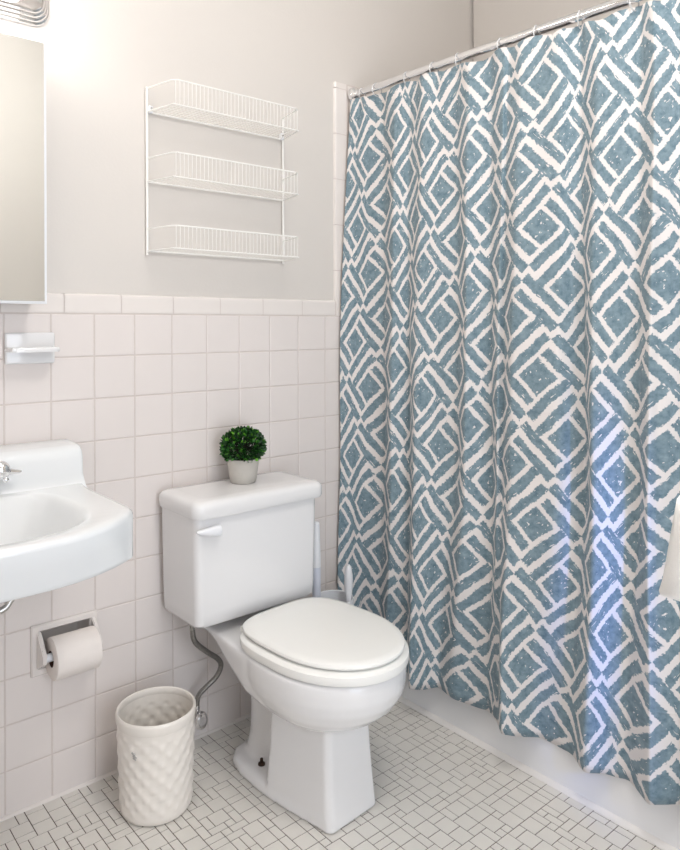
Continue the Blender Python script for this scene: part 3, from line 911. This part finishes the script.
# ------------------------------------------------------------------ wire wall rack
def wire_rack():
    xl, xr = .366, .819
    t = thing('wire_rack', 'white wire wall rack with three basket shelves above the toilet', 'wall shelf', ((xl + xr) / 2, 0, 1.369))
    yw = .001
    for x in (xl, xr):
        bm = B(); tube(bm, [(x, yw, 1.822), (x, yw, 1.366)], .0036, 10)
        part('post', bm, M['wire'], t)
        bm = B(); xs = x + (.009 if x == xl else -.006)
        box(bm, xs - .006, xs + .006, -.007, .006, 1.752, 1.772, .002)
        cl = part('mounting_clip', bm, M['plastic'], t)
        bm = B(); lathe(bm, [(.0035, -.0068), (.0035, -.0085), (.002, -.0092)], (xs, 0, 1.765), 12, 'Y')
        part('screw', bm, M['satin'], cl)
    dep, ins = -.112, .024
    for zt, zb in ((1.8195, 1.755), (1.629, 1.565), (1.437, 1.377)):
        bm = B()
        # rail round the front with its two swept ends
        P = [(xl, yw, zt), (xl + .004, -.012, zt), (xl + ins - .002, dep + .012, zt), (xl + ins + .010, dep, zt), (xr - ins - .010, dep, zt), (xr - ins + .002, dep + .012, zt), (xr - .004, -.012, zt), (xr, yw, zt)]
        tube(bm, P, .0021, 8)
        # back and front floor wires
        tube(bm, [(xl, yw, zb), (xr, yw, zb)], .0026, 8)
        tube(bm, [(xl + ins, dep + .001, zb), (xr - ins, dep + .001, zb)], .0019, 8)
        tube(bm, [(xl, yw, zb), (xl + ins, dep + .001, zb)], .0022, 8)
        tube(bm, [(xr, yw, zb), (xr - ins, dep + .001, zb)], .0022, 8)
        sh = part('basket_rail', bm, M['wire'], t)
        bm = B()
        N_ = 33
        for k in range(N_ + 1):
            q = k / N_
            xb = xl + .012 + (xr - xl - .024) * q; xf = xl + ins + .004 + (xr - xl - 2 * ins - .008) * q
            tube(bm, [(xb, yw - .002, zb + .002), (xf, dep + .004, zb + .001), (xf, dep, zb + .006), (xf, dep, zt)], .0010, 6)
        part('basket_wires', bm, M['wire'], t)
wire_rack()

# ------------------------------------------------------------------ towel on a free standing rail at the right
tx, ty, tz = .574, -1.312, .879
t = thing('towel_stand', 'slim chrome towel stand at the right edge in front of the curtain', 'towel stand', (tx + .06, ty - .12, 0))
bm = B(); box(bm, tx - .05, tx + .19, ty - .44, ty - .20, .0005, .012, .004)
part('stand_base', bm, M['chrome'], t)
bm = B(); tube(bm, [(tx + .07, ty - .31, .010), (tx + .07, ty - .31, tz + .02)], .011, 14)
part('stand_post', bm, M['chrome'], t)
bm = B(); tube(bm, [(tx + .07, ty - .31, tz - .001), (tx + .07, ty - .15, tz - .001), (tx + .07, ty - .012, tz - .001)], .0055, 12)
part('towel_bar', bm, M['chrome'], t)
bm = B()
sec = []
hang = [(-.034, -.155), (-.030, -.165), (-.018, -.166), (-.0115, -.158), (-.0105, -.08), (-.009, -.01), (0, .006), (.009, -.01), (.0105, -.08), (.0115, -.14), (.020, -.148), (.033, -.142), (.037, -.13), (.033, -.06), (.026, .0), (.015, .022), (0, .028), (-.015, .022), (-.026, 0), (-.031, -.06)]
for k in range(9):
    f = k / 8
    yy = ty - .262 + .265 * f
    e = 1 if 0 < k < 8 else .75
    sec.append([(tx + .07 + a * (1.1 + .12 * sin(f * 9)) * (1 if k not in (0, 8) else .9), yy + (.006 * sin(c * 40) if k in (0, 8) else 0) + (.020 * (-c) / .16 if f > .5 else 0), tz + c) for a, c in [(a, c * (.78 if c < 0 else 1)) for a, c in hang]])
loft(bm, sec)
solo('hand_towel', bm, M['towel'], 'white towel at the right edge hanging in front of the curtain', 'towel', (tx + .07, ty - .13, tz - .165), angle=80)

# ------------------------------------------------------------------ lights
def area(name, loc, rot, sx, sy, power, col, spread=180):
    l = bpy.data.lights.new(name, 'AREA'); l.shape = 'RECTANGLE'; l.size = sx; l.size_y = sy
    l.energy = power; l.color = col; l.spread = radians(spread)
    o = bpy.data.objects.new(name, l); COL.objects.link(o); o.location = loc; o.rotation_euler = rot
    return o
for k in range(3):
    l = bpy.data.lights.new('sconce_bulb_light', 'POINT'); l.energy = 1.0; l.color = (1, .96, .92); l.shadow_soft_size = .04
    o = bpy.data.objects.new('sconce_bulb_light', l); COL.objects.link(o); o.location = (sx_ + (k - 1) * .155, -.19, sz_ + .012)
# daylight through the doorway behind the camera
area('doorway_daylight', (.035, Y0 - .15, 1.05), (radians(90), 0, 0), .8, 1.9, 20, (.85, .915, 1.0))
# ceiling fixture added out of view to even out the room light
bm = B(); lathe(bm, [(.16, H), (.16, H - .02), (.145, H - .03)], (.35, -1.40, 0), 40)
tl = thing('added_ceiling_light', 'round flush ceiling lamp added out of view to even out the light', 'ceiling lamp', (.35, -1.40, H))
part('lamp_base', bm, M['chrome'], tl)
m, nt, b = new_mat('lit_diffuser')
b.inputs['Emission Color'].default_value = (1, .95, .9, 1); b.inputs['Emission Strength'].default_value = 6
bm = B(); lathe(bm, [(.145, H - .028), (.14, H - .06), (.11, H - .085), (.05, H - .098), (.01, H - .10)], (.35, -1.40, 0), 40)
part('diffuser', bm, m, tl)
l = bpy.data.lights.new('ceiling_fill_light', 'POINT'); l.energy = 26; l.color = (1, .982, .965); l.shadow_soft_size = .15
o = bpy.data.objects.new('ceiling_fill_light', l); COL.objects.link(o); o.location = (.35, -1.40, H - .28)
# added narrow blue spot inside the doorway, shaped to tint a strip of curtain
l = bpy.data.lights.new('curtain_blue_spot', 'SPOT'); l.energy = 95; l.color = (.04, .24, 1); l.spot_size = radians(40); l.spot_blend = 1; l.shadow_soft_size = .035
o = bpy.data.objects.new('curtain_blue_spot', l); COL.objects.link(o); o.location = (.41, -2.37, 1.05)
o.rotation_euler = (Vector((1.070, -.938, .55)) - o.location).to_track_quat('-Z', 'Y').to_euler(); o.scale = (.095, 1, 1)

w = bpy.data.worlds.new('World'); SC.world = w; w.use_nodes = True
w.node_tree.nodes['Background'].inputs['Color'].default_value = (.80, .88, 1, 1)
w.node_tree.nodes['Background'].inputs['Strength'].default_value = .6

# ------------------------------------------------------------------ camera
cd = bpy.data.cameras.new('Camera'); cam = bpy.data.objects.new('Camera', cd); COL.objects.link(cam)
cam.location = (-.4852, -1.816, 1.1703)
cam.rotation_euler = (Matrix.Rotation(-.7017, 4, 'Z') @ Matrix.Rotation(pi / 2, 4, 'X') @ Matrix.Rotation(-.0033, 4, 'Z')).to_euler()
cd.sensor_fit = 'VERTICAL'; cd.sensor_height = 36; cd.lens = 36 * 713.13 / 850
cd.shift_y = -(425 - 326.42) / 850
cd.clip_start = .02
SC.camera = cam
SC.view_settings.view_transform = 'Standard'
SC.view_settings.look = 'None'
SC.view_settings.gamma = 1
SC.view_settings.exposure = .07
